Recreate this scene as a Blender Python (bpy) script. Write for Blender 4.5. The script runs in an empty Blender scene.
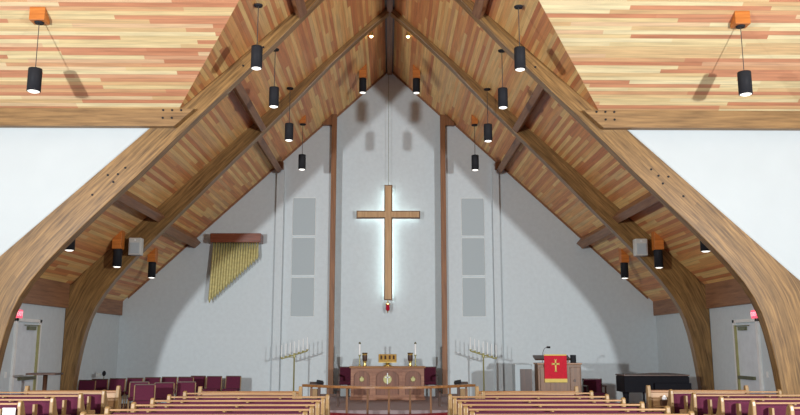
import bpy, math, random
from mathutils import Vector, Matrix
R = math.radians
random.seed(7)
sc = bpy.context.scene
col = sc.collection

# ------------------------------------------------------------------ materials
def new_mat(name):
    m = bpy.data.materials.new(name); m.use_nodes = True
    nt = m.node_tree; nt.nodes.clear()
    out = nt.nodes.new('ShaderNodeOutputMaterial'); b = nt.nodes.new('ShaderNodeBsdfPrincipled')
    nt.links.new(b.outputs[0], out.inputs[0])
    return m, nt, b
def math_node(nt, op, a, b=None):
    n = nt.nodes.new('ShaderNodeMath'); n.operation = op
    for i, v in enumerate((a, b)):
        if v is None: continue
        if isinstance(v, (int, float)): n.inputs[i].default_value = v
        else: nt.links.new(v, n.inputs[i])
    return n.outputs[0]
def ramp(nt, fac, stops, interp='LINEAR'):
    n = nt.nodes.new('ShaderNodeValToRGB'); n.color_ramp.interpolation = interp
    cr = n.color_ramp
    while len(cr.elements) < len(stops): cr.elements.new(.5)
    for e, (p, c) in zip(cr.elements, stops): e.position = p; e.color = (*c, 1)
    nt.links.new(fac, n.inputs[0]); return n.outputs[0]
def mix(nt, fac, a, b, mode='MIX'):
    n = nt.nodes.new('ShaderNodeMix'); n.data_type = 'RGBA'; n.blend_type = mode
    for s, v in ((0, fac), (6, a), (7, b)):
        if isinstance(v, (int, float)): n.inputs[s].default_value = v
        elif isinstance(v, tuple): n.inputs[s].default_value = (*v, 1)
        else: nt.links.new(v, n.inputs[s])
    return n.outputs[2]
def plain(name, c, rough=.6, metal=0, noise=.06, scale=6, bump=0):
    m, nt, b = new_mat(name)
    tc = nt.nodes.new('ShaderNodeTexCoord'); nz = nt.nodes.new('ShaderNodeTexNoise')
    nz.inputs['Scale'].default_value = scale; nz.inputs['Detail'].default_value = 4
    nt.links.new(tc.outputs['Object'], nz.inputs['Vector'])
    lo = tuple(max(0, v*(1-noise)) for v in c); hi = tuple(min(1, v*(1+noise)) for v in c)
    nt.links.new(ramp(nt, nz.outputs[0], [(.3, lo), (.7, hi)]), b.inputs['Base Color'])
    b.inputs['Roughness'].default_value = rough; b.inputs['Metallic'].default_value = metal
    if name.startswith('black'): b.inputs['Specular IOR Level'].default_value = .04
    if bump:
        bp = nt.nodes.new('ShaderNodeBump'); bp.inputs['Strength'].default_value = bump; bp.inputs['Distance'].default_value = .01
        nt.links.new(nz.outputs[0], bp.inputs['Height']); nt.links.new(bp.outputs[0], b.inputs['Normal'])
    return m
def glow(name, c, s):
    m, nt, b = new_mat(name)
    b.inputs['Base Color'].default_value = (*c, 1)
    b.inputs['Emission Color'].default_value = (*c, 1); b.inputs['Emission Strength'].default_value = s
    return m
def wood(name, dark, light, axis='X', scale=1.0, rough=.45, uv=False, lam=0):
    m, nt, b = new_mat(name)
    tc = nt.nodes.new('ShaderNodeTexCoord'); mp = nt.nodes.new('ShaderNodeMapping')
    nt.links.new(tc.outputs['UV' if uv else 'Object'], mp.inputs[0])
    s = [14*scale]*3; s[{'X': 0, 'Y': 1, 'Z': 2}[axis]] = .9*scale
    mp.inputs['Scale'].default_value = s
    nz = nt.nodes.new('ShaderNodeTexNoise'); nz.inputs['Scale'].default_value = 1; nz.inputs['Detail'].default_value = 5
    nz.inputs['Roughness'].default_value = .62
    nt.links.new(mp.outputs[0], nz.inputs['Vector'])
    c = ramp(nt, nz.outputs[0], [(.28, dark), (.5, tuple((a+e)/2 for a, e in zip(dark, light))), (.72, light)])
    if lam:   # laminations across v, blocks along u, each its own tone
        sp = nt.nodes.new('ShaderNodeSeparateXYZ'); nt.links.new(tc.outputs['UV'], sp.inputs[0])
        iv = math_node(nt, 'FLOOR', math_node(nt, 'DIVIDE', sp.outputs[1], lam))
        iu = math_node(nt, 'FLOOR', math_node(nt, 'ADD', math_node(nt, 'DIVIDE', sp.outputs[0], 2.3), math_node(nt, 'MULTIPLY', iv, 1.37)))
        cb = nt.nodes.new('ShaderNodeCombineXYZ'); nt.links.new(iu, cb.inputs[0]); nt.links.new(iv, cb.inputs[1])
        wn = nt.nodes.new('ShaderNodeTexWhiteNoise'); wn.noise_dimensions = '3D'; nt.links.new(cb.outputs[0], wn.inputs[0])
        tone = ramp(nt, wn.outputs[0], [(0, (.80, .78, .74)), (1, (1.12, 1.1, 1.08))])
        c = mix(nt, 1.0, c, tone, 'MULTIPLY')
    nt.links.new(c, b.inputs['Base Color'])
    b.inputs['Roughness'].default_value = rough
    return m
def planks(name, along, across, w, ln, stops, k=1.0, rough=.5, grime=.25):
    m, nt, b = new_mat(name)
    tc = nt.nodes.new('ShaderNodeTexCoord'); sp = nt.nodes.new('ShaderNodeSeparateXYZ')
    nt.links.new(tc.outputs['Object'], sp.inputs[0])
    a = sp.outputs[along]; c = math_node(nt, 'DIVIDE', sp.outputs[across], w)
    i = math_node(nt, 'FLOOR', c); f = math_node(nt, 'FRACT', c)
    wn = nt.nodes.new('ShaderNodeTexWhiteNoise'); wn.noise_dimensions = '1D'; nt.links.new(i, wn.inputs['W'])
    s = math_node(nt, 'ADD', math_node(nt, 'DIVIDE', a, ln), math_node(nt, 'MULTIPLY', wn.outputs[0], 17.0))
    si = math_node(nt, 'FLOOR', s); sf = math_node(nt, 'FRACT', s)
    cb = nt.nodes.new('ShaderNodeCombineXYZ'); nt.links.new(i, cb.inputs[0]); nt.links.new(si, cb.inputs[1])
    w2 = nt.nodes.new('ShaderNodeTexWhiteNoise'); w2.noise_dimensions = '3D'; nt.links.new(cb.outputs[0], w2.inputs[0])
    colr = ramp(nt, w2.outputs[0], stops)
    mp = nt.nodes.new('ShaderNodeMapping'); nt.links.new(tc.outputs['Object'], mp.inputs[0])
    sca = [22, 22, 22]; sca[along] = 1.2; mp.inputs['Scale'].default_value = sca
    nz = nt.nodes.new('ShaderNodeTexNoise'); nz.inputs['Scale'].default_value = 1; nz.inputs['Detail'].default_value = 4
    nt.links.new(mp.outputs[0], nz.inputs['Vector'])
    g = ramp(nt, nz.outputs[0], [(.3, (1-grime,)*3), (.7, (1.08, 1.06, 1.04))])
    colr = mix(nt, 1.0, colr, g, 'MULTIPLY')
    gr = math_node(nt, 'LESS_THAN', f, .035)
    colr = mix(nt, math_node(nt, 'MULTIPLY', gr, .55), colr, (.12, .07, .04))
    nt.links.new(colr, b.inputs['Base Color']); b.inputs['Roughness'].default_value = rough
    return m

def S(r, g, b_):  # sRGB 0-255 to linear
    return tuple((v/255/12.92 if v/255 <= .04045 else ((v/255+.055)/1.055)**2.4) for v in (r, g, b_))
M = {}
M['white_wall'] = plain('white painted wall', (.54, .60, .615), .7, noise=.02, scale=1.5, bump=.1)
M['chancel_wall'] = plain('pale grey painted wall', (.57, .64, .665), .7, noise=.035, scale=9, bump=.25)
PT = [(0, S(194, 134, 100)), (.22, S(206, 148, 112)), (.36, S(214, 180, 132)), (.55, S(223, 203, 152)), (.8, S(231, 219, 175)), (1, S(212, 162, 126))]
PN = [(0, S(200, 128, 82)), (.3, S(214, 148, 92)), (.5, S(228, 174, 108)), (.75, S(240, 204, 134)), (.9, S(226, 190, 130)), (1, S(206, 144, 98))]
M['deck_x'] = planks('ceiling boards running across', 0, 1, .071, 2.6, PT)
M['deck_y'] = planks('ceiling boards running lengthwise', 1, 0, .066, 3.4, PN, grime=.22)
M['arch'] = wood('laminated arch timber', S(78, 54, 28), S(170, 134, 82), 'X', 1.7, .38, uv=True, lam=.095)
M['beam_x'] = wood('pale beam timber', S(108, 80, 46), S(166, 130, 82), 'X', 1.2, .5)
M['beam_y'] = wood('brown purlin timber', S(112, 76, 52), S(160, 116, 82), 'Y', 1.2, .5)
M['beam_z'] = wood('orange brown post timber', S(108, 68, 38), S(152, 104, 62), 'Z', 1.2, .5)
M['oak_x'] = wood('pew oak rail', S(146, 108, 70), S(188, 150, 108), 'X', 1.5, .35)
M['oak_z'] = wood('pew oak end', S(122, 94, 54), S(166, 132, 84), 'Z', 1.5, .4)
M['brown_x'] = wood('medium brown rail wood', S(120, 76, 40), S(168, 118, 66), 'X', 1.5, .35)
M['altar'] = wood('reddish brown altar wood', S(122, 80, 60), S(168, 122, 94), 'X', 1.5, .4)
M['altar_dark'] = wood('altar recess wood', S(104, 66, 50), S(140, 96, 74), 'Z', 1.5, .45)
M['pulpit'] = wood('pulpit oak', S(88, 58, 33), S(130, 90, 54), 'Z', 1.5, .4)
M['dark_wood'] = wood('dark walnut', S(48, 29, 19), S(84, 54, 37), 'Z', 1.5, .4)
M['block'] = wood('orange stained block', S(168, 92, 34), S(212, 132, 58), 'X', 1.5, .45)
M['cross_face'] = wood('light tan cross timber', S(168, 130, 88), S(200, 164, 118), 'Z', 1.2, .5)
M['cross_edge'] = wood('dark cross edging', S(84, 58, 36), S(118, 84, 54), 'Z', 1.2, .5)
M['chime_bar'] = wood('red brown polished bar', S(96, 48, 32), S(138, 78, 54), 'X', 1.5, .25)
M['maroon'] = plain('maroon upholstery', S(86, 17, 48), .85, noise=.2, scale=60)
M['red'] = plain('red cloth', S(196, 16, 44), .8, noise=.1, scale=30)
M['red_carpet'] = plain('red kneeler fabric', S(150, 22, 40), .9, noise=.15, scale=40)
M['carpet'] = plain('burgundy floor carpet', S(104, 44, 56), .95, noise=.2, scale=40)
M['platform'] = plain('mauve grey platform carpet', S(150, 134, 136), .95, noise=.12, scale=40)
M['black'] = plain('black metal', (.025, .026, .03), .45)
M['piano'] = plain('black lacquer', (.008, .008, .011), .5)
M['brass'] = plain('brass', (.72, .55, .18), .3, metal=.9)
M['pale_brass'] = plain('pale aged brass', S(176, 172, 120), .45, metal=.5)
M['pipe'] = plain('gold pipe metal', S(184, 174, 116), .55, metal=.15, noise=.2, scale=14)
M['grey_cloth'] = plain('grey speaker cloth', S(174, 186, 190), .9, noise=.06, scale=80)
M['grey_case'] = plain('grey speaker casing', S(200, 202, 196), .6)
M['cream'] = plain('cream paint', (.78, .80, .78), .6)
M['door'] = plain('pale grey door paint', (.66, .72, .76), .5)
M['steel'] = plain('aged metal', S(120, 122, 96), .4, metal=.6)
M['gold_thread'] = plain('gold fringe', S(214, 190, 96), .6)
M['paper'] = plain('white paper', (.95, .95, .95), .8, noise=.01)
M['wax'] = plain('white candle wax', (.85, .86, .84), .5, noise=.01)
M['cable'] = plain('cord', (.06, .055, .05), .6)
M['lamp_glow'] = glow('lit lamp opening', (1, .97, .9), 1.5)
M['spot_glow'] = glow('lit warm spotlight', (1, .72, .36), 9)
M['halo'] = glow('lit tube behind cross', (.86, 1, .97), 5.5)
M['exit'] = glow('lit exit sign', (1, .10, .17), .95)
M['exit_text'] = glow('exit sign letters', (1, .42, .48), 1.2)
M['red_glass'] = plain('red glass', S(176, 24, 50), .15)

# ------------------------------------------------------------------ mesh helpers
class MB:
    def __init__(s): s.v = []; s.f = []; s.uv = {}
    def add(s, vs, fs):
        o = len(s.v); s.v += [tuple(v) for v in vs]; s.f += [tuple(i+o for i in f) for f in fs]; return s
    def box(s, x0, x1, y0, y1, z0, z1):
        return s.add([(x, y, z) for x in (x0, x1) for y in (y0, y1) for z in (z0, z1)],
                     [(0, 1, 3, 2), (4, 6, 7, 5), (0, 4, 5, 1), (2, 3, 7, 6), (0, 2, 6, 4), (1, 5, 7, 3)])
    def cb(s, c, d, rot=None):
        vs = [Vector((sx*d[0]/2, sy*d[1]/2, sz*d[2]/2)) for sx in (-1, 1) for sy in (-1, 1) for sz in (-1, 1)]
        if rot is not None: vs = [rot @ v for v in vs]
        return s.add([v+Vector(c) for v in vs], [(0, 1, 3, 2), (4, 6, 7, 5), (0, 4, 5, 1), (2, 3, 7, 6), (0, 2, 6, 4), (1, 5, 7, 3)])
    def prism(s, pts, a, b, axis='Y'):
        n = len(pts)
        mk = {'Y': lambda p, t: (p[0], t, p[1]), 'X': lambda p, t: (t, p[0], p[1]), 'Z': lambda p, t: (p[0], p[1], t)}[axis]
        vs = [mk(p, a) for p in pts]+[mk(p, b) for p in pts]
        fs = [tuple(range(n)), tuple(range(2*n-1, n-1, -1))]+[(i, (i+1) % n, n+(i+1) % n, n+i) for i in range(n)]
        return s.add(vs, fs)
    def lathe(s, prof, c=(0, 0, 0), n=20, rot=None):
        vs = []; 
        for r, z in prof:
            for k in range(n):
                a = 2*math.pi*k/n; v = Vector((r*math.cos(a), r*math.sin(a), z))
                if rot is not None: v = rot @ v
                vs.append(v+Vector(c))
        fs = [(j*n+k, j*n+(k+1) % n, (j+1)*n+(k+1) % n, (j+1)*n+k) for j in range(len(prof)-1) for k in range(n)]
        fs += [tuple(range(n-1, -1, -1)), tuple((len(prof)-1)*n+k for k in range(n))]
        return s.add(vs, fs)
    def cyl(s, p, q, r, n=12, r2=None):
        p, q = Vector(p), Vector(q); d = q-p
        rot = d.to_track_quat('Z', 'Y').to_matrix()
        return s.lathe([(r, 0), (r if r2 is None else r2, d.length)], p, n, rot)
    def sweep(s, path, w, h):   # rectangular bar swept along a path in plan
        vs = []; n = len(path)
        for i, p in enumerate(path):
            a = Vector(path[max(0, i-1)]); b = Vector(path[min(n-1, i+1)]); t = (b-a); t.z = 0; t.normalize()
            nrm = Vector((-t.y, t.x, 0)); p = Vector(p)
            vs += [p+nrm*w/2, p-nrm*w/2, p-nrm*w/2+Vector((0, 0, h)), p+nrm*w/2+Vector((0, 0, h))]
        fs = [(4*i+k, 4*i+(k+1) % 4, 4*i+4+(k+1) % 4, 4*i+4+k) for i in range(n-1) for k in range(4)]
        fs += [(3, 2, 1, 0), tuple(4*(n-1)+k for k in range(4))]
        return s.add(vs, fs)
    def build(s, name, mat, parent=None, bevel=0, smooth=False, label=None):
        me = bpy.data.meshes.new(name); me.from_pydata(s.v, [], s.f)
        import bmesh
        bm = bmesh.new(); bm.from_mesh(me); bmesh.ops.recalc_face_normals(bm, faces=bm.faces); bm.to_mesh(me); bm.free()
        me.materials.append(mat)
        o = bpy.data.objects.new(name, me); col.objects.link(o)
        if parent: o.parent = parent
        if bevel:
            bv = o.modifiers.new('bevel', 'BEVEL'); bv.width = bevel; bv.segments = 2; bv.limit_method = 'ANGLE'
        if smooth:
            for p in me.polygons: p.use_smooth = len(p.vertices) == 4
        if label: o['label'] = label
        return o
def tag(o, label, cat, group=None, kind=None):
    o['label'] = label; o['category'] = cat
    if group: o['group'] = group
    if kind: o['kind'] = kind
    return o
def thing(name, loc, label, cat, group=None, rz=0):
    o = bpy.data.objects.new(name, None); o.empty_display_size = .1; col.objects.link(o)
    o.location = loc; o.rotation_euler.z = rz
    return tag(o, label, cat, group)
def struct(o, label, cat): o['kind'] = 'structure'; o['label'] = label; o['category'] = cat; return o
def dup(root, loc, rz, label, scale=None):
    r = root.copy(); col.objects.link(r); r.location = loc; r.rotation_euler.z = rz; r['label'] = label
    if scale: r.scale = scale
    for ch in list(root.children):
        c = ch.copy(); col.objects.link(c); c.parent = r
        for g in list(ch.children):
            d = g.copy(); col.objects.link(d); d.parent = c
    return r
def side(s): return 'left' if s < 0 else 'right'

# ------------------------------------------------------------------ levels
Y1, Y2, YB, YC = 15.7, 19.5, 24.0, 24.36
AP, SL = 10.35, .935
def deck(x): return AP-SL*abs(x)
WX = 7.80
TS = .715; TZ = 6.34
YR = Y1-(AP-TZ)/TS     # plan position of the cross ridge

# ------------------------------------------------------------------ shell
struct(MB().box(-13.2, 13.2, -1.5, 25, -.2, 0).build('floor', M['carpet']), 'burgundy carpeted church floor under the pews', 'floor')
T = .12
for s in (-1, 1):
    # lengthwise slope over the chancel, and the corner piece up to the valley
    pts = [(0, Y1), (0, YC+.3), (s*8.15, YC+.3), (s*8.15, Y1+.08), (s*4.36, Y1+.08), (s*4.29, Y1), (0, YR)]
    # cut so the piece beside the valley is a triangle
    top = [(x, y, deck(x)+T) for x, y in pts]; bot = [(x, y, deck(x)) for x, y in pts]; n = len(pts)
    o = MB().add(bot+top, [(6, 5, 0), (0, 5, 4, 3, 2, 1), (13, 12, 7), (7, 12, 11, 10, 9, 8)]+[(i, (i+1) % n, n+(i+1) % n, n+i) for i in range(n)]).build('ceiling', M['deck_y'])
    struct(o, f'{side(s)} slope of the steep plank ceiling over the chancel', 'ceiling')
    def tz(y): return TZ+TS*(Y1-y) if y >= YR else TZ+TS*(Y1-(2*YR-y))
    for nm, ya in (('far', Y1), ('near', 2*YR-Y1)):
        pts = [(s*4.29, ya), (s*13, ya), (s*13, YR), (0, YR)]
        bot = [(x, y, tz(y)) for x, y in pts]; top = [(x, y, z+T) for x, y, z in bot]
        o = MB().add(bot+top, [(0, 1, 2, 3), (7, 6, 5, 4)]+[(i, (i+1) % 4, 4+(i+1) % 4, 4+i) for i in range(4)]).build('ceiling', M['deck_x'])
        struct(o, f'{nm} slope of the light plank ceiling over the {side(s)} wing', 'ceiling')
    # gable-side wall of the wing, right behind the first arch
    P = [(s*4.5, 6.04), (s*WX, 2.98), (s*WX, 0), (s*13, 0), (s*13, 6.04)]
    o = MB().prism(P, Y1+.06, Y1+.24).build(f'wall_{side(s)}', M['white_wall'])
    struct(o, f'bright white wall under the {side(s)} horizontal beam beside the front arch', 'wall')
    # low side wall between the arches
    o = MB().box(*sorted((s*WX, s*(WX+.2))), Y1+.24, Y2+.12, 0, 3.02).build(f'wall_{side(s)}', M['chancel_wall'])
    struct(o, f'low grey {side(s)} side wall with an exit door between the arches', 'wall')
    o = MB().box(*sorted((s*7.97, s*8.15)), Y2+.12, YB, 0, 2.85).build(f'wall_{side(s)}', M['chancel_wall'])
    struct(o, f'low grey {side(s)} side wall between the second arch and the back wall', 'wall')
    o = MB().box(*sorted((s*13, s*13.2)), 2*YR-Y1, Y1+.24, 0, 6.4).build(f'wall_{side(s)}', M['white_wall'])
    struct(o, f'end wall of the {side(s)} wing outside the picture', 'wall')
    # back wall beside the recess
    P = [(s*1.72, 0), (s*8.15, 0), (s*8.15, deck(8.15)+.05), (s*1.72, deck(1.72)+.05)]
    o = MB().prism(P, YB, YB+.7).build('wall_back', M['chancel_wall'])
    struct(o, f'back wall left of the left post' if s < 0 else 'back wall right of the right post', 'wall')
P = [(-1.75, 0), (1.75, 0), (1.75, deck(1.75)+.05), (0, AP+.05), (-1.75, deck(1.75)+.05)]
struct(MB().prism(P, YC, YC+.15).build('wall_back', M['chancel_wall']), 'recessed back wall between the two posts behind the cross', 'wall')
for s in (-1, 1):   # thin edge trim where the roof meets the back wall
    rot = Matrix.Rotation(s*math.atan(SL), 3, 'Y')
    P = [(s*1.8, deck(1.8)), (s*7.75, deck(7.75)), (s*7.75, deck(7.75)-.07), (s*1.8, deck(1.8)-.07)]
    struct(MB().prism(P, YB-.04, YB).build(f'trim_{1 if s < 0 else 2}', M['beam_y']), f'thin brown trim along the {side(s)} roof edge on the back wall', 'trim')
    P = [(0, AP-.0), (s*1.7, deck(1.7)), (s*1.7, deck(1.7)-.07), (0, AP-.07)]
    struct(MB().prism(P, YC-.04, YC).build(f'trim_{3 if s < 0 else 4}', M['beam_y']), f'thin brown trim at the {side(s)} roof edge of the recess', 'trim')
    # shallow pilaster
    a, b = (3.14, 3.34) if s > 0 else (-3.42, -3.2)
    struct(MB().prism([(a, 0), (b, 0), (b, deck(b)-.25), (a, deck(a)-.25)], YB-.12, YB).build(f'trim_{5 if s < 0 else 6}', M['chancel_wall']),
           f'shallow grey pilaster beside the {side(s)} speaker panels', 'trim')

# platform
pf = MB().box(-3.7, 5.0, 18.75, 24.0, 0, .2)
tag(pf.build('platform', M['platform'], bevel=.01), 'low mauve grey carpeted platform under the altar and pulpit', 'platform')

# ------------------------------------------------------------------ arches
I = [(0, 10.16), (.75, 9.47), (1.5, 8.73), (2.4, 7.74), (3.25, 6.86), (3.85, 6.25), (4.4, 5.67), (5.0, 5.03), (5.55, 4.46), (6.0, 3.98), (6.35, 3.59), (6.65, 3.23), (6.9, 2.88), (7.08, 2.57), (7.2, 2.28), (7.29, 1.95), (7.37, 1.55), (7.43, 1.15), (7.475, .75), (7.51, .35), (7.53, 0)]
def outer(i, lift):
    x, z = I[i]
    if x == 0: return (0, AP+lift*0)
    if i <= 12:
        t = (AP+lift-SL*x-z)/(.73+.683*SL); return (x+.683*t, z+.73*t)
    k = (i-12)/(len(I)-1-12); 
    return {13: (7.60, 3.2), 14: (7.79, 3.02)}.get(i, (7.79, z+.35*(1-k)) if i < len(I)-1 else (7.79, 0)) if not lift else {13: (7.9, 3.11), 14: (8.25, 2.79)}.get(i, (8.26, z+.35*(1-k)) if i < len(I)-1 else (8.26, 0))
def half_arch(s, y0, y1, lift, parent):
    O = [outer(i, lift*min(1, max(0, (I[i][0]-3.4)/.8))) for i in range(len(I))]
    s_ = [0]
    for i in range(1, len(I)): s_.append(s_[-1]+math.dist(I[i], I[i-1]))
    me = bpy.data.meshes.new('half_arch'); vs = []; fs = []; uvs = []
    for i in range(len(I)):
        wide = 1+(.014*min(1, max(0, (I[i][0]-5)/2)) if lift else 0)
        J = (I[i][0]*wide, I[i][1])
        for (p, y) in ((J, y0), (O[i], y0), (O[i], y1), (J, y1)): vs.append((s*p[0], y, p[1]))
    th = [math.dist(a, b) for a, b in zip(I, O)]
    for i in range(len(I)-1):
        for k in range(4):
            fs.append((4*i+k, 4*i+(k+1) % 4, 4*i+4+(k+1) % 4, 4*i+4+k))
            va = lambda j, kk: {0: 0, 1: th[j], 2: th[j]+.25, 3: th[j]*2+.25, 4: -.25}[kk]
            if k == 3: uvs.append([(s_[i], -.25), (s_[i], 0), (s_[i+1], 0), (s_[i+1], -.25)])
            else: uvs.append([(s_[i], va(i, k)), (s_[i], va(i, k+1)), (s_[i+1], va(i+1, k+1)), (s_[i+1], va(i+1, k))])
    n = 4*(len(I)-1); fs += [(3, 2, 1, 0), (n, n+1, n+2, n+3)]; uvs += [[(0, 0)]*4]*2
    me.from_pydata(vs, [], fs); ul = me.uv_layers.new(name='UVMap')
    flat = [c for f in uvs for c in f]
    for l, c in zip(ul.data, flat): l.uv = (c[0]+(40 if s > 0 else 0)+y0*3, c[1])
    import bmesh
    bm = bmesh.new(); bm.from_mesh(me); bmesh.ops.recalc_face_normals(bm, faces=bm.faces); bm.to_mesh(me); bm.free()
    me.materials.append(M['arch'])
    o = bpy.data.objects.new('half_arch', me); col.objects.link(o); o.parent = parent
    bv = o.modifiers.new('bevel', 'BEVEL'); bv.width = .012; bv.segments = 2; bv.limit_method = 'ANGLE'; bv.angle_limit = R(50)
    return o
for (y, lift, lab) in ((Y1, .15, 'nearest curved laminated timber arch, golden brown, beside the white wing walls'),
                       (Y2, 0, 'second curved laminated timber arch, darker, closer to the altar')):
    a = thing('timber_arch', (0, 0, 0), lab, 'arch', 'laminated timber arches')
    for s in (-1, 1):
        half_arch(s, y, y+.25, lift, a)
        if y == Y1:
            for (x, z) in ((5.28, 5.15), (5.42, 5.02), (5.62, 5.0), (5.5, 4.86), (5.9, 4.6)):
                MB().cyl((s*x, y-.012, z), (s*x, y+.02, z), .022, 10).build('bolt', M['black'], a)
            for (x, z) in ((1.9, 8.42), (2.6, 7.7), (3.0, 7.3)):
                MB().cyl((s*x, y-.012, z), (s*x, y+.02, z), .022, 10).build('bolt', M['black'], a)

# straight timbers
for s in (-1, 1):
    b = thing('horizontal_beam', (0, 0, 0), f'pale horizontal timber beam along the top of the {side(s)} white wall', 'beam', 'horizontal beams over the white walls')
    MB().prism([(s*3.92, 6.34), (s*4.31, 5.97), (s*12.98, 5.97), (s*12.98, 6.34)], Y1-.16, Y1-.005).build('timber', M['beam_x'], b, bevel=.01)
    for (x, z) in ((4.18, 6.30), (4.36, 6.30), (4.54, 6.30), (4.36, 6.14), (4.54, 6.14)):
        MB().cyl((s*x, Y1-.175, z), (s*x, Y1-.15, z), .022, 10).build('bolt', M['black'], b)
    # purlins, square to the roof
    def purlin(x, y0, y1, dep, w, lab, g):
        rot = Matrix.Rotation(s*math.atan(SL), 3, 'Y')
        c = Vector((s*x, (y0+y1)/2, deck(x)))+rot @ Vector((0, 0, -dep/2))
        tag(MB().cb(c, (w, y1-y0, dep), rot).build('purlin', M['beam_y'], bevel=.008), lab, 'beam', g)
    G = 'short purlins under the sloped ceiling'
    purlin(3.36, Y1+.25, Y2, .31, .16, f'upper {side(s)} purlin between the two timber arches', G)
    purlin(5.8, Y1+.25, Y2, .31, .2, f'lower {side(s)} purlin between the two timber arches', G)
    purlin(3.5, Y2+.25, YB-.14, .26, .17, f'upper {side(s)} purlin between the second arch and the back wall', G)
    purlin(5.92, Y2+.25, YB-.05, .26, .24, f'lower {side(s)} purlin between the second arch and the back wall', G)
    purlin(1.93, 13.0, Y1, .22, .2, f'{side(s)} purlin stub in front of the nearest arch near the top edge', G)
    for y0, y1, w in ((Y1+.25, Y2, 'between the two arches above the exit door'), (Y2+.25, YB, 'between the second arch and the back wall')):
        a, c = sorted((s*7.72, s*8.0))
        bxx = 7.72 if y0 < Y2 else 7.90
        tag(MB().prism([(s*bxx, 2.54), (s*(bxx+.2), 2.54), (s*(bxx+.2), deck(bxx+.2)), (s*bxx, deck(bxx))], y0, y1).build('eave_beam', M['beam_y'], bevel=.008),
            f'{side(s)} brown eave beam {w}', 'beam', 'eave beams on the low side walls')
    # tall post at the recess
    p = thing('wall_post', (1.64 if s > 0 else -1.70, YB-.03, 0), f'tall thin orange brown timber post {side(s)} of the hanging cross', 'post', 'tall posts flanking the cross')
    zt = deck(1.66)
    MB().box(-.077, .077, -.13, .03, .2, zt-.1).build('post_shaft', M['beam_z'], p, bevel=.008)
    a, c = sorted((s*.04, s*.34))
    MB().prism([(a, deck(s*1.66+a)-.22), (c, deck(s*1.66+c)-.22 if False else deck(s*1.66+a)-.22), (c, deck(s*1.66+c)-.02), (a, deck(s*1.66+a)-.02)] if False else
               [(s*.08, deck(2.0)-.12), (s*.36, deck(2.0)-.12), (s*.36, deck(2.02)), (s*.08, deck(1.74))], -.13, .03).build('header', M['beam_z'], p, bevel=.006)
    # small bracket under the upper purlin on the wall
    tag(MB().box(*sorted((s*3.22, s*3.38)), YB-.3, YB-.12, deck(3.3)-.32, deck(3.3)-.1).build('beam_bracket', M['beam_z'], bevel=.008),
        f'small brown timber bracket on the {side(s)} pilaster under the roof', 'bracket', 'brackets at the pilaster tops')
rb = thing('ridge_beam', (0, 0, 0), 'long narrow ridge beam running under the roof peak', 'beam')
MB().box(-.075, .075, YR+.3, YC, AP-.2, AP-.02).build('timber', M['beam_y'], rb, bevel=.008)
MB().box(-.12, .12, YR+.3, YC, AP-.13, AP+.02).build('nailer', M['dark_wood'], rb)

# ------------------------------------------------------------------ pendant lamps
def pendant(x, y, zc, canopy_z, lab, g, block=None, r=.105, h=.42):
    t = thing('pendant_lamp', (x, y, canopy_z), lab, 'pendant lamp', g)
    z = zc-canopy_z
    MB().lathe([(r*.97, h/2-.002), (r, h/2-.02), (r, -h/2), (r*.88, -h/2), (r*.86, -h/2+.03), (r*.86, h/2-.04)][:4]+[(r*.88, -h/2+.035)], (0, 0, z), 24).build('lamp_shade', M['black'], t, smooth=True)
    MB().lathe([(r*.1, h/2+.03), (r*.3, h/2+.02), (r*.97, h/2)][::-1], (0, 0, z), 24).build('shade_cap', M['black'], t, smooth=True)
    MB().lathe([(r*.84, -h/2-.004), (r*.5, -h/2-.022), (r*.05, -h/2-.026)], (0, 0, z), 20).build('bulb_lens', M['lamp_glow'], t, smooth=True)
    if z+h/2 < -.06:
        MB().lathe([(.075, -.03), (.085, -.01), (.085, 0)], (0, 0, 0), 18).build('canopy', M['black'], t)
        MB().cyl((0, 0, z+h/2), (0, 0, -.02), .008, 6).build('cord', M['cable'], t)
    if block:
        MB().prism(block, -.12, .12, 'Y' if block[-1] is not None else 'Y').build('mounting_block', M['block'], t, bevel=.006)
    return t
def slope_block(x, y, zb, s, w=.13):     # block polygon (relative) under the chancel slope: bottom flat, top on the deck
    a, b = x-w, x+w
    return [(-w, 0), (w, 0), (w, deck(b)-zb), (-w, deck(a)-zb)]
seq = ['first', 'second', 'third', 'fourth']
wh = ['nearest, largest and highest', 'second nearest', 'second from the back', 'lowest and farthest']
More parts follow.
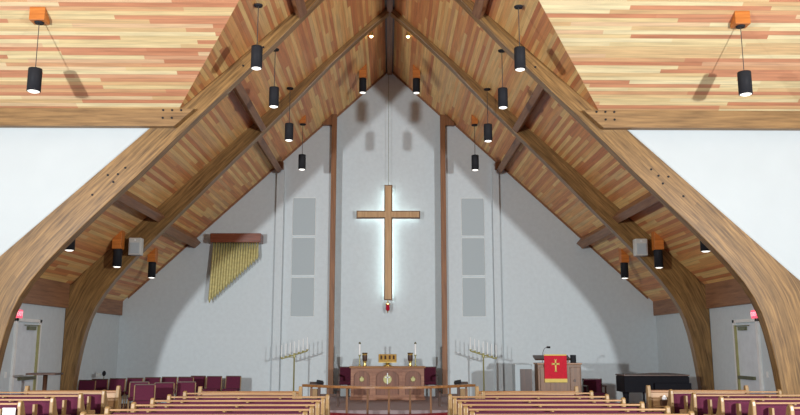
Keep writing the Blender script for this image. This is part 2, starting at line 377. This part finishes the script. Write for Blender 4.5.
for s in (-1, 1):
    for k, y in enumerate((14.2, 16.47, 19.1, 22.1)):
        x = 2.43 if s > 0 else -2.47; cz = deck(2.47)-(.16 if k > 2 else .085)
        pendant(x, y, (6.92, 6.88, 6.83, 6.77)[k], cz, f'black pendant on long cord {side(s)} of the cross, {wh[k]}', 'long corded pendants in the nave', slope_block(x, y, cz, s, .09) if k > 2 else None)
    for k, (y, wd) in enumerate(((16.5, 'tucked behind the nearest arch'), (19.15, 'beside the grey box speaker'), (22.15, 'nearest the back wall'))):
        x = s*(6.6, 6.50, 6.55)[k]; zc = (3.80, 3.72, 3.72)[k]; top = zc+.21; 
        pendant(x, y, zc, top, f'short black lamp under the low {side(s)} roof slope, {wd}', 'short side lamps under the low roof slopes', slope_block(x, y, top, s, .11))
    x = s*.78; pendant(x, 22.3, 9.10, 9.31, f'black cylinder lamp close to the roof peak, {side(s)} of the ridge beam', 'lamps beside the ridge', slope_block(x, 22.3, 9.31, s, .11))
    # wing lamps: block under the cross slope
    y = 13.9; cz = TZ+TS*(Y1-y)-.165; x = 6.48 if s > 0 else -6.4
    t = pendant(x, y, 6.36, cz, f'black cylinder pendant hanging from the light plank ceiling of the {side(s)} wing', 'pendants in the two wings', None, .12)
    zt = lambda yy: TZ+TS*(Y1-yy)-cz
    MB().prism([(-.12, 0), (.12, 0), (.12, zt(y+.12)), (-.12, zt(y-.12))], -.14, .14, 'X').build('mounting_block', M['block'], t, bevel=.006)
    # tiny spotlights behind the second arch
    sp = thing('spotlight', (s*.49, 20.25, deck(.49)-.0), f'tiny lit warm spotlight on the ceiling, {side(s)} of the ridge beam behind the second arch', 'spotlight', 'tiny ceiling spotlights')
    MB().lathe([(.05, -.10), (.05, 0)], n=14).build('spotlight_housing', M['brass'], sp)
    MB().lathe([(.05, -.105), (.03, -.14), (.005, -.15)], n=14).build('spotlight_bulb', M['spot_glow'], sp)
tag(MB().lathe([(.05, -.05), (.05, .03)], (-4.24, 16.6, deck(4.24)), n=14).build('ceiling_detector', M['cream']), 'small round detector on the left ceiling slope behind the nearest arch', 'detector')

# ------------------------------------------------------------------ hanging cross
c = thing('hanging_cross', (-.03, 24.12, 3.0), 'large tan wooden cross hanging before the back wall, lit from behind', 'cross')
H = 3.52; az = 2.60; aw = .97; ah = .115; vw = .125
def crosspoly(g): return [(-vw-g, -g), (vw+g, -g), (vw+g, az-ah-g), (aw+g, az-ah-g), (aw+g, az+ah+g), (vw+g, az+ah+g), (vw+g, H+g), (-vw-g, H+g), (-vw-g, az+ah+g), (-aw-g, az+ah+g), (-aw-g, az-ah-g), (-vw-g, az-ah-g)]
MB().prism(crosspoly(-.032), -.075, .06).build('cross_face', M['cross_face'], c)
MB().prism(crosspoly(0), -.06, .07).build('cross_border', M['cross_edge'], c)
tb = MB()
for x0, z0, x1, z1 in ((-.08, .1, -.08, az-.1), (.08, .1, .08, az-.1), (-.08, az+.1, -.08, H-.08), (.08, az+.1, .08, H-.08), (-.9, az, -.12, az), (.12, az, .9, az)):
    tb.cyl((x0, .12, z0), (x1, .12, z1), .03, 8)
tb.build('light_tube', M['halo'], c)
MB().cyl((0, 0, H), (0, 0, AP-.2-3.0), .006, 6).build('suspension_cable', M['steel'], c)
l = thing('sanctuary_lamp', (-.04, 24.12, 2.68), 'small red glass lamp hanging just below the cross', 'lamp')
MB().lathe([(.03, 0), (.06, .05), (.055, .16), (.065, .2)], n=16).build('glass', M['red_glass'], l, smooth=True)
MB().lathe([(.07, .2), (.07, .225), (.02, .25), (.01, .32)], n=16).build('lamp_cap', M['brass'], l)
MB().lathe([(.008, -.06), (.03, 0)], n=12).build('finial', M['brass'], l)

# ------------------------------------------------------------------ speaker grilles
for s in (-1, 1):
    for k, (z0, z1) in enumerate(((4.93, 6.10), (3.73, 4.88), (2.50, 3.68))):
        t = thing('speaker_panel', (2.535 if s > 0 else -2.58, YB, z0), f'{("top", "middle", "bottom")[k]} grey cloth speaker panel on the wall {side(s)} of the cross', 'speaker panel', 'grey wall speaker panels')
        MB().box(-.35, .35, -.025, 0, 0, z1-z0).build('panel_frame', M['cream'], t)
        MB().box(-.335, .335, -.05, -.025, .015, z1-z0-.015).build('grille_cloth', M['grey_cloth'], t, bevel=.006)
    # box loudspeaker on the second arch
    t = thing('box_speaker', (s*6.13, 19.5, 3.80), f'grey box loudspeaker mounted on the {side(s)} side of the second arch', 'loudspeaker', 'box speakers on the second arch')
    MB().box(-.15, .15, -.28, -.06, 0, .42).build('casing', M['grey_case'], t, bevel=.02)
    MB().box(-.115, .115, -.295, -.28, .04, .30).build('grille', M['grey_cloth'], t, bevel=.005)
    MB().box(-.05, .05, -.06, 0, .12, .30).build('bracket', M['steel'], t)
    MB().lathe([(.028, 0), (.02, .012)], (0, -.28, .36), 12, Matrix.Rotation(R(90), 3, 'X')).build('horn_port', M['cream'], t)

# ------------------------------------------------------------------ pipes
t = thing('pipe_chime', (-4.57, 23.85, 4.76), 'red brown wooden bar with a slanting row of gold pipes below it', 'pipe rank')
rot = Matrix.Rotation(R(0), 3, 'Y')
MB().cb((.03, -.12, .04), (1.49, .5, .27), rot).build('wooden_bar', M['chime_bar'], t, bevel=.015)
N = 18
for i in range(N):
    f = i/(N-1); x = -.66+1.30*f; L = 1.82*(1-f)**1.25+.62*f
    L = 1.86-1.26*f
    zb = -L; xl = x+(-.05*(1-f))
    MB().lathe([(.012, 0), (.036, .12), (.036, .12+.001)], (0, 0, 0), 10)
    m = MB(); p0 = Vector((x, -.06, -.09)); p1 = Vector((xl, -.14, zb)); d = p1-p0
    q = d.to_track_quat('Z', 'Y').to_matrix(); LL = d.length
    m.lathe([(.030, 0), (.036, LL*.3), (.044, LL-.12), (.040, LL-.1), (.012, LL)], p0, 10, q)
    m.build('pipe', M['pipe'], t, smooth=True)

# ------------------------------------------------------------------ altar group
A = thing('altar', (-.04, 22.6, .2), 'reddish brown wooden altar with three arched panels behind the communion rail', 'altar')
w = 1.0; h = .90
MB().box(-w-.04, w+.04, -.36, .34, h-.05, h).build('altar_top', M['brown_x'], A, bevel=.008)
MB().box(-w, w, -.26, .32, .08, h-.05).build('altar_body', M['altar_dark'], A)
MB().box(-w-.03, w+.03, -.33, .34, 0, .08).build('plinth', M['altar'], A, bevel=.006)
def arch_cut(x0, x1, zb, zs, zt, X0, X1, Z0, Z1, y0, y1, name):
    # a frame with an arched opening, as strips over the arch
    m = MB(); n = 12
    m.box(X0, x0, y0, y1, Z0, Z1); m.box(x1, X1, y0, y1, Z0, Z1); m.box(x0, x1, y0, y1, Z0, zb)
    for k in range(n):
        a0 = math.pi*(1-k/n); a1 = math.pi*(1-(k+1)/n); cx = (x0+x1)/2; rx = (x1-x0)/2
        xa, xb = cx+rx*math.cos(a0), cx+rx*math.cos(a1); za, zb_ = zs+(zt-zs)*math.sin(a0), zs+(zt-zs)*math.sin(a1)
        m.prism([(xa, za), (xb, zb_), (xb, Z1), (xa, Z1)], y0, y1)
    m.build(name, M['altar'], A)
arch_cut(-.92, -.48, .14, .62, .78, -1.0, -.40, .08, .85, -.30, -.26, 'side_frame')
arch_cut(-.32, .32, .14, .60, .79, -.40, .40, .08, .85, -.31, -.26, 'centre_frame')
arch_cut(.48, .92, .14, .62, .78, .40, 1.0, .08, .85, -.30, -.26, 'side_frame')
MB().lathe([(.115, 0), (.115, .02)], (0, -.285, .55), 24, Matrix.Rotation(R(90), 3, 'X') @ Matrix.Rotation(R(180), 3, 'X')).build('centre_emblem', M['pale_brass'], A)
m = MB().box(-.015, .015, -.315, -.26, .42, .72); m.box(-.07, .07, -.315, -.26, .59, .62); m.build('emblem_cross', M['cream'], A)
for s in (-1, 1):
    m = MB()
    m.lathe([(.07, 0), (.055, .02)], (s*.70, -.262, .55), 20, Matrix.Rotation(R(90), 3, 'X')); m.box(s*.70-.012, s*.70+.012, -.29, -.26, .50, .63)
    m.build('side_emblem', M['pale_brass'], A)
top = 1.10
for s in (-1, 1):
    y = 22.5
    k = thing('candlestick', (-.04+s*.77, y, top), f'brass candlestick with a tall white candle near the {side(s)} end of the altar', 'candlestick', 'candlesticks on the altar')
    MB().lathe([(.045, 0), (.042, .02), (.02, .04), (.014, .10), (.024, .13), (.014, .16), (.014, .26), (.034, .29), (.038, .31), (.03, .31)], n=16).build('stem', M['pale_brass'], k, smooth=True)
    MB().cyl((0, 0, .31), (0, 0, .60), .026, 12).build('candle', M['wax'], k)
    MB().lathe([(.03, .60), (.035, .63), (.008, .66)], n=12).build('follower', M['steel'], k)
    v = thing('altar_vase', (-.04+s*.63, y+.07, top), f'brown and gold vase beside the {side(s)} candlestick on the altar', 'vase', 'vases on the altar')
    MB().lathe([(.045, 0), (.05, .02), (.03, .06), (.05, .12), (.062, .26), (.075, .345)], n=18).build('body', M['brass'], v, smooth=True)
    MB().lathe([(.078, .345), (.08, .36), (.06, .365)], n=18).build('rim', M['dark_wood'], v)
    MB().lathe([(.0585, .14), (.066, .18), (.072, .25), (.0705, .30)], n=18).build('dark_band', M['dark_wood'], v)
b = thing('book_stand', (-.04, 22.5, top), 'ornate gold book stand at the middle of the altar', 'book stand')
MB().lathe([(.13, 0), (.12, .02), (.05, .045), (.05, .10)], n=20).build('base', M['brass'], b, smooth=True)
rt = Matrix.Rotation(R(-20), 3, 'X')
MB().cb((0, 0, .21), (.50, .03, .24), rt).build('rest', M['brass'], b, bevel=.01)
for sx in (-.17, -.06, .06, .17): MB().cb((sx, -.025, .24), (.05, .02, .1), rt).build('filigree', M['dark_wood'], b)
MB().cb((0, -.06, .105), (.50, .07, .02)).build('ledge', M['brass'], b)

# upholstered clergy chairs either side of the altar
def clergy(x, y, z, lab, w=.46, hb=.86, g='maroon clergy chairs on the platform', rz=0):
    t = thing('clergy_chair', (x, y, z), lab, 'chair', g, rz)
    MB().box(-w/2+.02, w/2-.02, .16, .26, .44, hb-.015).build('backrest', M['maroon'], t, bevel=.02)
    MB().box(-w/2+.03, w/2-.03, -.26, .2, .36, .46).build('seat', M['maroon'], t, bevel=.03)
    m = MB(); m.box(-w/2, -w/2+.03, .17, .27, .3, hb); m.box(w/2-.03, w/2, .17, .27, .3, hb); m.box(-w/2, w/2, .17, .27, hb-.03, hb+.0)
    m.build('back_frame', M['dark_wood'], t)
    for sx in (-1, 1):
        for yy in (-.23, .22):
            MB().box(sx*(w/2-.02)-.02, sx*(w/2-.02)+.02, yy-.02, yy+.02, 0, .37).build('leg', M['dark_wood'], t)
        MB().box(sx*(w/2-.02)-.025, sx*(w/2-.02)+.025, -.26, .2, .60, .64).build('armrest', M['dark_wood'], t, bevel=.008)
        MB().box(sx*(w/2-.02)-.02, sx*(w/2-.02)+.02, -.25, -.21, .37, .60).build('arm_support', M['dark_wood'], t)
    return t
clergy(-1.21, 23.45, .2, 'maroon upholstered chair behind the left end of the altar')
clergy(1.15, 23.45, .2, 'maroon upholstered chair behind the right end of the altar')
clergy(5.36, 21.3, 0, 'maroon upholstered chair right of the pulpit', .50, .80, 'maroon clergy chairs on the platform')

# ------------------------------------------------------------------ candelabra
for s in (-1, 1):
    t = thing('candelabrum', (s*2.66, 22.9, .2), f'tall pale brass seven candle floor stand {side(s)} of the altar', 'candelabrum', 'seven candle floor stands')
    MB().lathe([(.15, 0), (.14, .02), (.03, .06), (.02, .12)], n=16).build('base', M['pale_brass'], t, smooth=True)
    MB().lathe([(.022, .1), (.022, 1.12), (.045, 1.16), (.02, 1.2), (.03, 1.24)], n=12).build('pole', M['pale_brass'], t, smooth=True)
    def bz(u): return 1.20+.30*u          # u = signed distance from pole towards the cross
    MB().cyl((s*.36, 0, bz(-.36)), (-s*.36, 0, bz(.36)), .02, 8).build('crossbar', M['pale_brass'], t)
    MB().cyl((0, 0, 1.12), (s*.2, 0, bz(-.2)), .009, 6).build('brace', M['pale_brass'], t)
    for k in range(7):
        u = -.36+.12*k
        cu = MB().lathe([(.015, 0), (.034, .03), (.036, .05)], (-s*u, 0, bz(u)), 12).build('candle_cup', M['pale_brass'], t, smooth=True)
        MB().cyl((-s*u, 0, bz(u)+.04), (-s*u, 0, bz(u)+.38), .011, 8).build('candle', M['wax'], t)

# ------------------------------------------------------------------ communion rail and kneeler
def arc(x, rr=0): return 17.35+.30*(x/1.9)**2*1.0+.72*(max(0, abs(x)-1.35)/.55)**1.0*1.0
t = thing('communion_rail', (0, 0, 0), 'curved brown wooden communion rail before the altar', 'rail')
xs = [-1.9+3.8*i/40 for i in range(41)]
def ry(x): return 17.35+1.05*(x/1.9)**2
MB().sweep([(x, ry(x), .745) for x in xs], .13, .055).build('handrail', M['brown_x'], t, bevel=.008)
for x in (-1.72, -1.33, -.9, -.45, 0, .45, .9, 1.33, 1.72):
    MB().box(x-.022, x+.022, ry(x)-.022, ry(x)+.022, 0, .745).build('baluster', M['pulpit'], t)
k = thing('kneeler', (0, 0, 0), 'long red padded kneeler in front of the communion rail', 'kneeler')
MB().sweep([(x, ry(x)-.30, .12) for x in xs[5:36]], .30, .12).build('cushion', M['red_carpet'], k, bevel=.03)
MB().sweep([(x, ry(x)-.30, 0) for x in xs[5:36]], .24, .12).build('base', M['brown_x'], k)
for s in (-1, 1):
    t = thing('prayer_desk', (s*1.72, 19.9, .2), f'small wooden prayer desk behind the {side(s)} end of the communion rail', 'prayer desk', 'prayer desks by the communion rail')
    MB().box(-.19, -.01, -.06, .10, 0, .42).build('cabinet', M['oak_z'], t, bevel=.006)
    MB().box(.0, .06, -.06, .06, 0, .50).build('upright', M['dark_wood'], t)
    MB().cb((-.04, 0, .53), (.34, .26, .03), Matrix.Rotation(R(18), 3, 'X')).build('sloped_top', M['dark_wood'], t)
    MB().box(.06, .50, -.03, .03, .24, .30).build('stretcher', M['dark_wood'], t)
    MB().box(.46, .52, -.06, .06, 0, .38).build('upright', M['dark_wood'], t)
    if s < 0: pass
    else: t.scale = (-1, 1, 1)
    bk = MB(); rb2 = Matrix.Rotation(R(18), 3, 'X') @ Matrix.Rotation(R(s*-10), 3, 'Y')
    bk.cb((s*1.68, 19.9, .785), (.16, .15, .035), rb2)
    tag(bk.build('hymn_book', M['black'], bevel=.004), f'dark book lying on the {side(s)} prayer desk', 'book', 'books on the prayer desks')

# ------------------------------------------------------------------ pulpit
t = thing('pulpit', (4.34, 20.7, .2), 'broad oak pulpit on the platform right of the altar', 'pulpit')
MB().box(-.56, .54, -.05, .45, 0, .98).build('body', M['pulpit'], t, bevel=.01)
MB().box(-.58, .56, -.08, .48, .98, 1.02).build('top_ledge', M['brown_x'], t, bevel=.008)
for s in (-1, 1):
    MB().box(s*.38-.13, s*.38+.13, -.075, -.05, .12, .92).build('side_panel', M['pulpit'], t, bevel=.01)
    MB().lathe([(.035, 0), (.03, .015)], (s*.36, -.075, .58), 12, Matrix.Rotation(R(90), 3, 'X')).build('rosette', M['dark_wood'], t)
MB().cb((-.17, .14, 1.15), (.90, .36, .04), Matrix.Rotation(R(14), 3, 'X')).build('reading_desk', M['dark_wood'], t)
MB().box(-.27, .25, 0, .3, 1.02, 1.11).build('desk_support', M['pulpit'], t)
MB().lathe([(.075, -.1), (.075, .1)], (.37, .06, 1.12), 16, Matrix.Rotation(R(0), 3, 'X')).build('reading_lamp', M['black'], t)
p = thing('pulpit_cloth', (4.22, 20.61, .74), 'red cloth with a gold cross and gold fringe on the pulpit front', 'cloth')
MB().box(-.285, .285, -.02, 0, .09, .69).build('cloth_panel', M['red'], p)
MB().box(-.285, .285, -.024, .03, .665, .695).build('top_fold', M['gold_thread'], p)
MB().box(-.285, .285, -.024, 0, 0, .09).build('fringe', M['gold_thread'], p)
m = MB().box(-.018, .018, -.03, -.02, .27, .57); m.box(-.095, .095, -.03, -.02, .44, .475)
m.box(-.03, .03, -.03, -.02, .555, .575); m.box(-.03, .03, -.03, -.02, .265, .285); m.box(-.10, -.085, -.03, -.02, .43, .485); m.box(.085, .10, -.03, -.02, .43, .485)
m.build('embroidered_cross', M['gold_thread'], p)
g = thing('gooseneck_microphone', (3.94, 20.66, 1.24), 'thin black gooseneck microphone on the pulpit', 'microphone')
m = MB(); pts = [(-.04, 0, -.01), (-.02, 0, .25), (.02, 0, .34), (.09, 0, .38)]
for a, b_ in zip(pts, pts[1:]): m.cyl(a, b_, .007, 6)
m.build('gooseneck', M['cable'], g)
MB().cyl((.08, 0, .375), (.17, 0, .37), .026, 10).build('microphone_head', M['black'], g)
t = thing('organ_cabinet', (3.47, 21.2, .2), 'grey cabinet with a dark panel at the left of the pulpit', 'cabinet')
MB().box(-.22, .22, -.2, .3, 0, .98).build('carcass', M['grey_cloth'], t, bevel=.008)
MB().box(-.09, .21, -.22, -.2, .05, .86).build('dark_panel', M['dark_wood'], t)

# ------------------------------------------------------------------ piano
t = thing('grand_piano', (6.24, 19.2, 0), 'black grand piano with closed lid beside the right side wall', 'piano')
out = [(-.74, -.72), (.74, -.72), (.74, .75), (.70, .95), (.55, 1.1), (.35, 1.08), (.2, .85), (.05, .5), (-.2, .25), (-.5, .1), (-.74, 0)]
out = [(-.78, -.30), (.74, -.30), (.76, .2), (.76, .95), (.60, 1.15), (.30, 1.1), (.05, .85), (-.2, .55), (-.55, .45), (-.78, .40)]
MB().prism(out, .58, .94, 'Z').build('rim', M['piano'], t, bevel=.01)
MB().prism([(x*1.015, y*1.015) for x, y in out], .955, .985, 'Z').build('lid', M['dark_wood'], t, bevel=.006)
MB().prism([(x*.97, y*.97) for x, y in out], .94, .955, 'Z').build('lid_seal', M['piano'], t)
MB().box(-.1, .75, -.38, -.30, .50, .80).build('keybed', M['piano'], t, bevel=.01)
for (x, y) in ((-.70, -.1), (.62, -.1), (.45, .9)):
    lg = MB().lathe([(.035, .05), (.05, .2), (.07, .5), (.08, .58)], (x, y, 0), 10).build('leg', M['piano'], t, smooth=True)
    MB().lathe([(.03, 0), (.03, .05)], (x, y, 0), 10).build('caster', M['brass'], lg)
MB().box(-.30, -.26, -.12, -.08, .12, .58).build('pedal_lyre', M['piano'], t)

# ------------------------------------------------------------------ choir chairs
def choir_chair(lab):
    t = thing('choir_chair', (0, 0, 0), lab, 'chair', 'maroon choir chairs left of the chancel')
    
    MB().cb((0, .2, .585), (.40, .05, .42), Matrix.Rotation(R(-8), 3, 'X')).build('backrest', M['maroon'], t, bevel=.015)
    MB().box(-.21, .21, -.12, .18, .40, .47).build('seat', M['maroon'], t, bevel=.02)
    MB().cb((0, .236, .80), (.43, .035, .03), Matrix.Rotation(R(-8), 3, 'X')).build('top_rail', M['dark_wood'], t)
    for s in (-1, 1):
        MB().cyl((s*.215, .225, .79), (s*.215, .17, 0), .014, 8).build('rear_leg', M['oak_z'], t)
        MB().cyl((s*.20, -.1, .42), (s*.20, -.12, 0), .014, 8).build('front_leg', M['oak_z'], t)
    return t
names = ['first', 'second', 'third', 'fourth', 'fifth', 'sixth', 'seventh', 'eighth', 'ninth', 'tenth']
px = [(-7.5, 20.15), (-7.42, 20.8), (-7.1, 21.2), (-6.77, 21.6), (-6.42, 22.0), (-6.05, 22.3), (-5.6, 22.3), (-5.45, 23.1), (-4.94, 22.85), (-4.43, 23.0)]
first = None
pos = [(x, y, -.12) for x, y in px]+[(-5.85, 19.2, .2), (-5.33, 17.9, .2), (-5.15, 18.8, .2), (-4.76, 19.2, .15)]
# back row then a row turned a little to the left in front of it
labs = [f'maroon choir chair in the back row left of the chancel, {n} from the left' for n in names]+[f'maroon choir chair in the front row left of the chancel, {n} from the left' for n in names[:4]]
for (x, y, rz), lb in zip(pos, labs):
    if first is None: first = choir_chair(lb); first.location = (x, y, 0); first.rotation_euler.z = rz
    else: dup(first, (x, y, 0), rz, lb)
t = thing('microphone_stand', (-7.55, 21.75, 0), 'small black microphone on a thin stand against the left back wall', 'microphone')
MB().lathe([(.12, 0), (.12, .02), (.012, .03), (.01, .88)], n=12).build('stand', M['steel'], t)
MB().lathe([(.02, .86), (.045, .9), (.05, .95), (.02, 1.0)], n=12).build('microphone_head', M['black'], t)
MB().box(-.20, -.08, .0, .03, .84, .94).build('clip_box', M['grey_case'], t)

# ------------------------------------------------------------------ pews
def pew(xa, xb, y, lab, grp, aisle, back_mat='maroon', h=.90):
    """faces the altar (+Y); the side towards us is the rear of the back"""
    L = xb-xa; t = thing('pew', ((xa+xb)/2, y, 0), lab, 'pew', grp); a = L/2
    rt = Matrix.Rotation(R(7), 3, 'X')
    MB().cb((0, .06, .63), (L-.06, .045, .46), rt).build('back_panel', M['maroon'], t, bevel=.01)
    MB().box(-a+.03, a-.03, -.03, .045, h-.022, h).build('top_rail', M['oak_x'], t, bevel=.008)
    MB().box(-a+.03, a-.03, .10, .56, .36, .45).build('seat', M['maroon'], t, bevel=.03)
    poly = [(-.05, 0), (-.05, h-.04), (-.04, h+.02), (.0, h+.035), (.045, h+.0), (.07, .84), (.11, .74), (.17, .65), (.27, .56), (.40, .51), (.52, .50), (.57, .46), (.55, .38), (.48, .2), (.50, .06), (.52, 0)]
    for s in (-1, 1):
        x0, x1 = sorted((s*(a-.035), s*(a+.02)))
        MB().prism(poly, x0, x1, 'X').build('end_panel', M['oak_z'], t, bevel=.012)
    n = max(2, int(L/.85)); rk = MB().box(-a+.10, a-.10, -.11, -.10, .50, .62); rk.box(-a+.10, a-.10, -.11, .01, .50, .51)
    r_ = rk.build('hymn_rack', M['oak_x'], t)
    for i in range(n+1):
        x = -a+.22+(L-.44)*i/n
        MB().box(x-.014, x+.014, -.12, -.02, .50, .835).build('rack_divider', M['oak_z'], r_)
    return t
rows = [13.1, 12.17, 11.33, 10.5, 9.72, 8.96]
on = ['frontmost, shorter', 'second', 'third', 'fourth', 'fifth', 'nearest']
for s in (-1, 1):
    for k, y in enumerate(rows):
        a, b = sorted((s*(1.5 if k == 0 else .9), s*(3.25 if k < 4 else 3.31)))
        pew(a, b, y, f'oak pew, {on[k]} row of the block just {side(s)} of the aisle', f'pews just {side(s)} of the centre aisle', 0)
    for k, (y, e) in enumerate(((13.45, 4.64), (12.5, 4.66), (11.6, 4.71), (10.78, 4.79), (9.95, 4.88))):
        a, b = sorted((s*e, s*(6.45 if k == 0 else 8.3)))
        pew(a, b, y, f'oak pew, {on[k] if k < 4 else "nearest"} pew row of the outer {side(s)} block', f'pews of the outer {side(s)} block', 0)
    # modesty screens in front of each block
    for (x0, x1, y, w) in ((1.5, 3.2, 13.95, 'centre'), (4.53 if s > 0 else 4.68, 6.25, 14.25, 'outer')):
        a, b = sorted((s*x0, s*x1))
        t = thing('pew_screen', ((a+b)/2, y, 0), f'low oak screen in front of the {w} {side(s)} pew block', 'screen', 'low screens in front of the pews')
        L = (b-a)/2
        MB().box(-L, L, -.02, .02, .1, .84).build('screen_panel', M['oak_x'], t)
        MB().box(-L, L, -.05, .05, .84, .88).build('top_rail', M['brown_x'], t, bevel=.008)
        for q in (-1, 1):
            MB().prism([(-.06, 0), (.06, 0), (.06, .84), (.03, .96), (-.03, .96), (-.06, .84)], *sorted((q*(L-.03), q*(L+.03))), 'X').build('end_post', M['oak_z'], t, bevel=.008)
        if w == 'outer':
            sh = (-s*(L-.24))
            MB().box(sh-.17, sh+.17, -.18, -.02, .60, .62).build('shelf', M['oak_x'], t)
            X = (a+b)/2+sh
            bx = thing('tissue_box', (X, y-.10, .62), f'small dark tissue box with white tissue on the {side(s)} outer screen shelf', 'tissue box', 'tissue boxes on the screens')
            MB().box(-.065, .065, -.055, .055, 0, .10).build('box', M['dark_wood'], bx, bevel=.005)
            MB().lathe([(.035, .10), (.045, .13), (.02, .17), (.004, .18)], n=9).build('tissue', M['paper'], bx, smooth=True)
pc = MB().cb((0, 0, .14), (.165, .006, .28), Matrix.Rotation(R(0), 3, 'X'))
o = pc.build('paper_card', M['paper']); o.location = (-4.905, 10.695, .565)
tag(o, 'white paper card standing in the hymn rack at the lower left corner', 'card')

# ------------------------------------------------------------------ side doors, exit signs
for s in (-1, 1):
    X = s*WX
    def bx(x0, x1, *r): return MB().box(*sorted((X-s*x0, X-s*x1)), *r)
    d = bx(0, .03, 17.06, 18.04, 0, 2.12).build(f'door_{1 if s < 0 else 2}', M['door'])
    struct(d, f'pale grey exit door in the {side(s)} side wall between the arches', 'door')
    fr = bx(0, .05, 18.06, 18.16, 0, 2.22); fr.box(*sorted((X, X-s*.05)), 16.92, 17.02, 0, 2.22); fr.box(*sorted((X, X-s*.05)), 16.92, 18.16, 2.15, 2.22)
    fr.build('door_frame', M['cream'], d, bevel=.005)
    bx(.03, .07, 17.98, 18.04, 0, 2.10).build('hinge_strip', M['pale_brass'], d, label='tall pale brass edge strip')
    m = bx(.03, .09, 17.45, 17.80, 1.98, 2.06); m.box(*sorted((X-s*.05, X-s*.07)), 17.3, 17.95, 2.07, 2.09); m.build('door_closer', M['steel'], d)
    bx(.03, .10, 17.2, 17.95, .93, 1.0).build('push_bar', M['steel'], d)
    e = thing('exit_sign', (X, 17.0, 2.22), f'glowing red exit sign above the {side(s)} side door', 'exit sign', 'exit signs above the side doors')
    MB().box(*sorted((0, -s*.06)), -.13, .15, 0, .17).build('sign_box', M['exit'], e, bevel=.006)
    tcv = bpy.data.curves.new('exit_text', 'FONT'); tcv.body = 'EXIT'; tcv.size = .13; tcv.align_x = 'CENTER'; tcv.align_y = 'CENTER'; tcv.extrude = .003
    to = bpy.data.objects.new('exit_lettering', tcv); col.objects.link(to)
    dg = bpy.context.evaluated_depsgraph_get(); me = bpy.data.meshes.new_from_object(to.evaluated_get(dg)); bpy.data.objects.remove(to)
    # stand the lettering up on the face that looks to the nave
    rot = (Matrix.Rotation(R(90)*(-1 if s > 0 else 1), 4, 'Z') @ Matrix.Rotation(R(90), 4, 'X'))
    me.transform(Matrix.Translation((-s*.063, .02, .085)) @ rot); me.materials.clear(); me.materials.append(M['exit_text'])
    for p_ in me.polygons: p_.material_index = 0
    eo = bpy.data.objects.new('exit_lettering', me); col.objects.link(eo); eo.parent = e
    m = MB().box(*sorted((0, -s*.02)), -.04, .04, 0, .12)
    o = m.build('light_switch', M['cream']); o.location = (X, 16.7, 1.0)
    tag(o, f'small light switch beside the {side(s)} side door', 'switch', 'switches by the side doors')
t = thing('pedestal_table', (-7.0, 16.75, 0), 'small dark pedestal table before the left side door', 'table')
MB().box(-.32, .28, -.2, .2, 1.06, 1.10).build('table_top', M['dark_wood'], t, bevel=.008)
MB().lathe([(.05, .03), (.04, .3), (.045, 1.06)], n=12).build('pedestal', M['dark_wood'], t, smooth=True)
MB().lathe([(.2, 0), (.18, .03), (.05, .05)], n=16).build('foot', M['dark_wood'], t)

# ------------------------------------------------------------------ light
def area(name, loc, tgt, size, power, colr=(1, 1, 1), spread=180):
    l = bpy.data.lights.new(name, 'AREA'); l.shape = 'DISK'; l.size = size; l.energy = power; l.color = colr; l.spread = R(spread)
    o = bpy.data.objects.new(name, l); col.objects.link(o); o.location = loc
    o.rotation_euler = (Vector(tgt)-Vector(loc)).to_track_quat('-Z', 'Y').to_euler()
for s in (-1, 1):
    area('flash_strobe', (s*8.5, 2.0, 3.1), (s*1.5, 20, 6.2), .4, 1800, (.97, .985, 1))
w = bpy.data.worlds.new('hall'); sc.world = w; w.use_nodes = True
bg = w.node_tree.nodes['Background']; bg.inputs[0].default_value = (.80, .90, 1, 1); bg.inputs[1].default_value = .62

# ------------------------------------------------------------------ camera
cam = bpy.data.cameras.new('camera'); co = bpy.data.objects.new('camera', cam); col.objects.link(co); sc.camera = co
cam.sensor_width = 36; cam.lens = 36; cam.clip_end = 200
pitch = math.atan((347-207.5)/800); yaw = math.atan(11*math.cos(pitch)/800)
co.location = (0, 0, 1.62); co.rotation_euler = (R(90)+pitch, 0, -yaw)
sc.view_settings.view_transform = 'Standard'; sc.view_settings.look = 'None'; sc.view_settings.gamma = 1
sc.view_settings.use_curve_mapping = False; sc.view_settings.exposure = 0
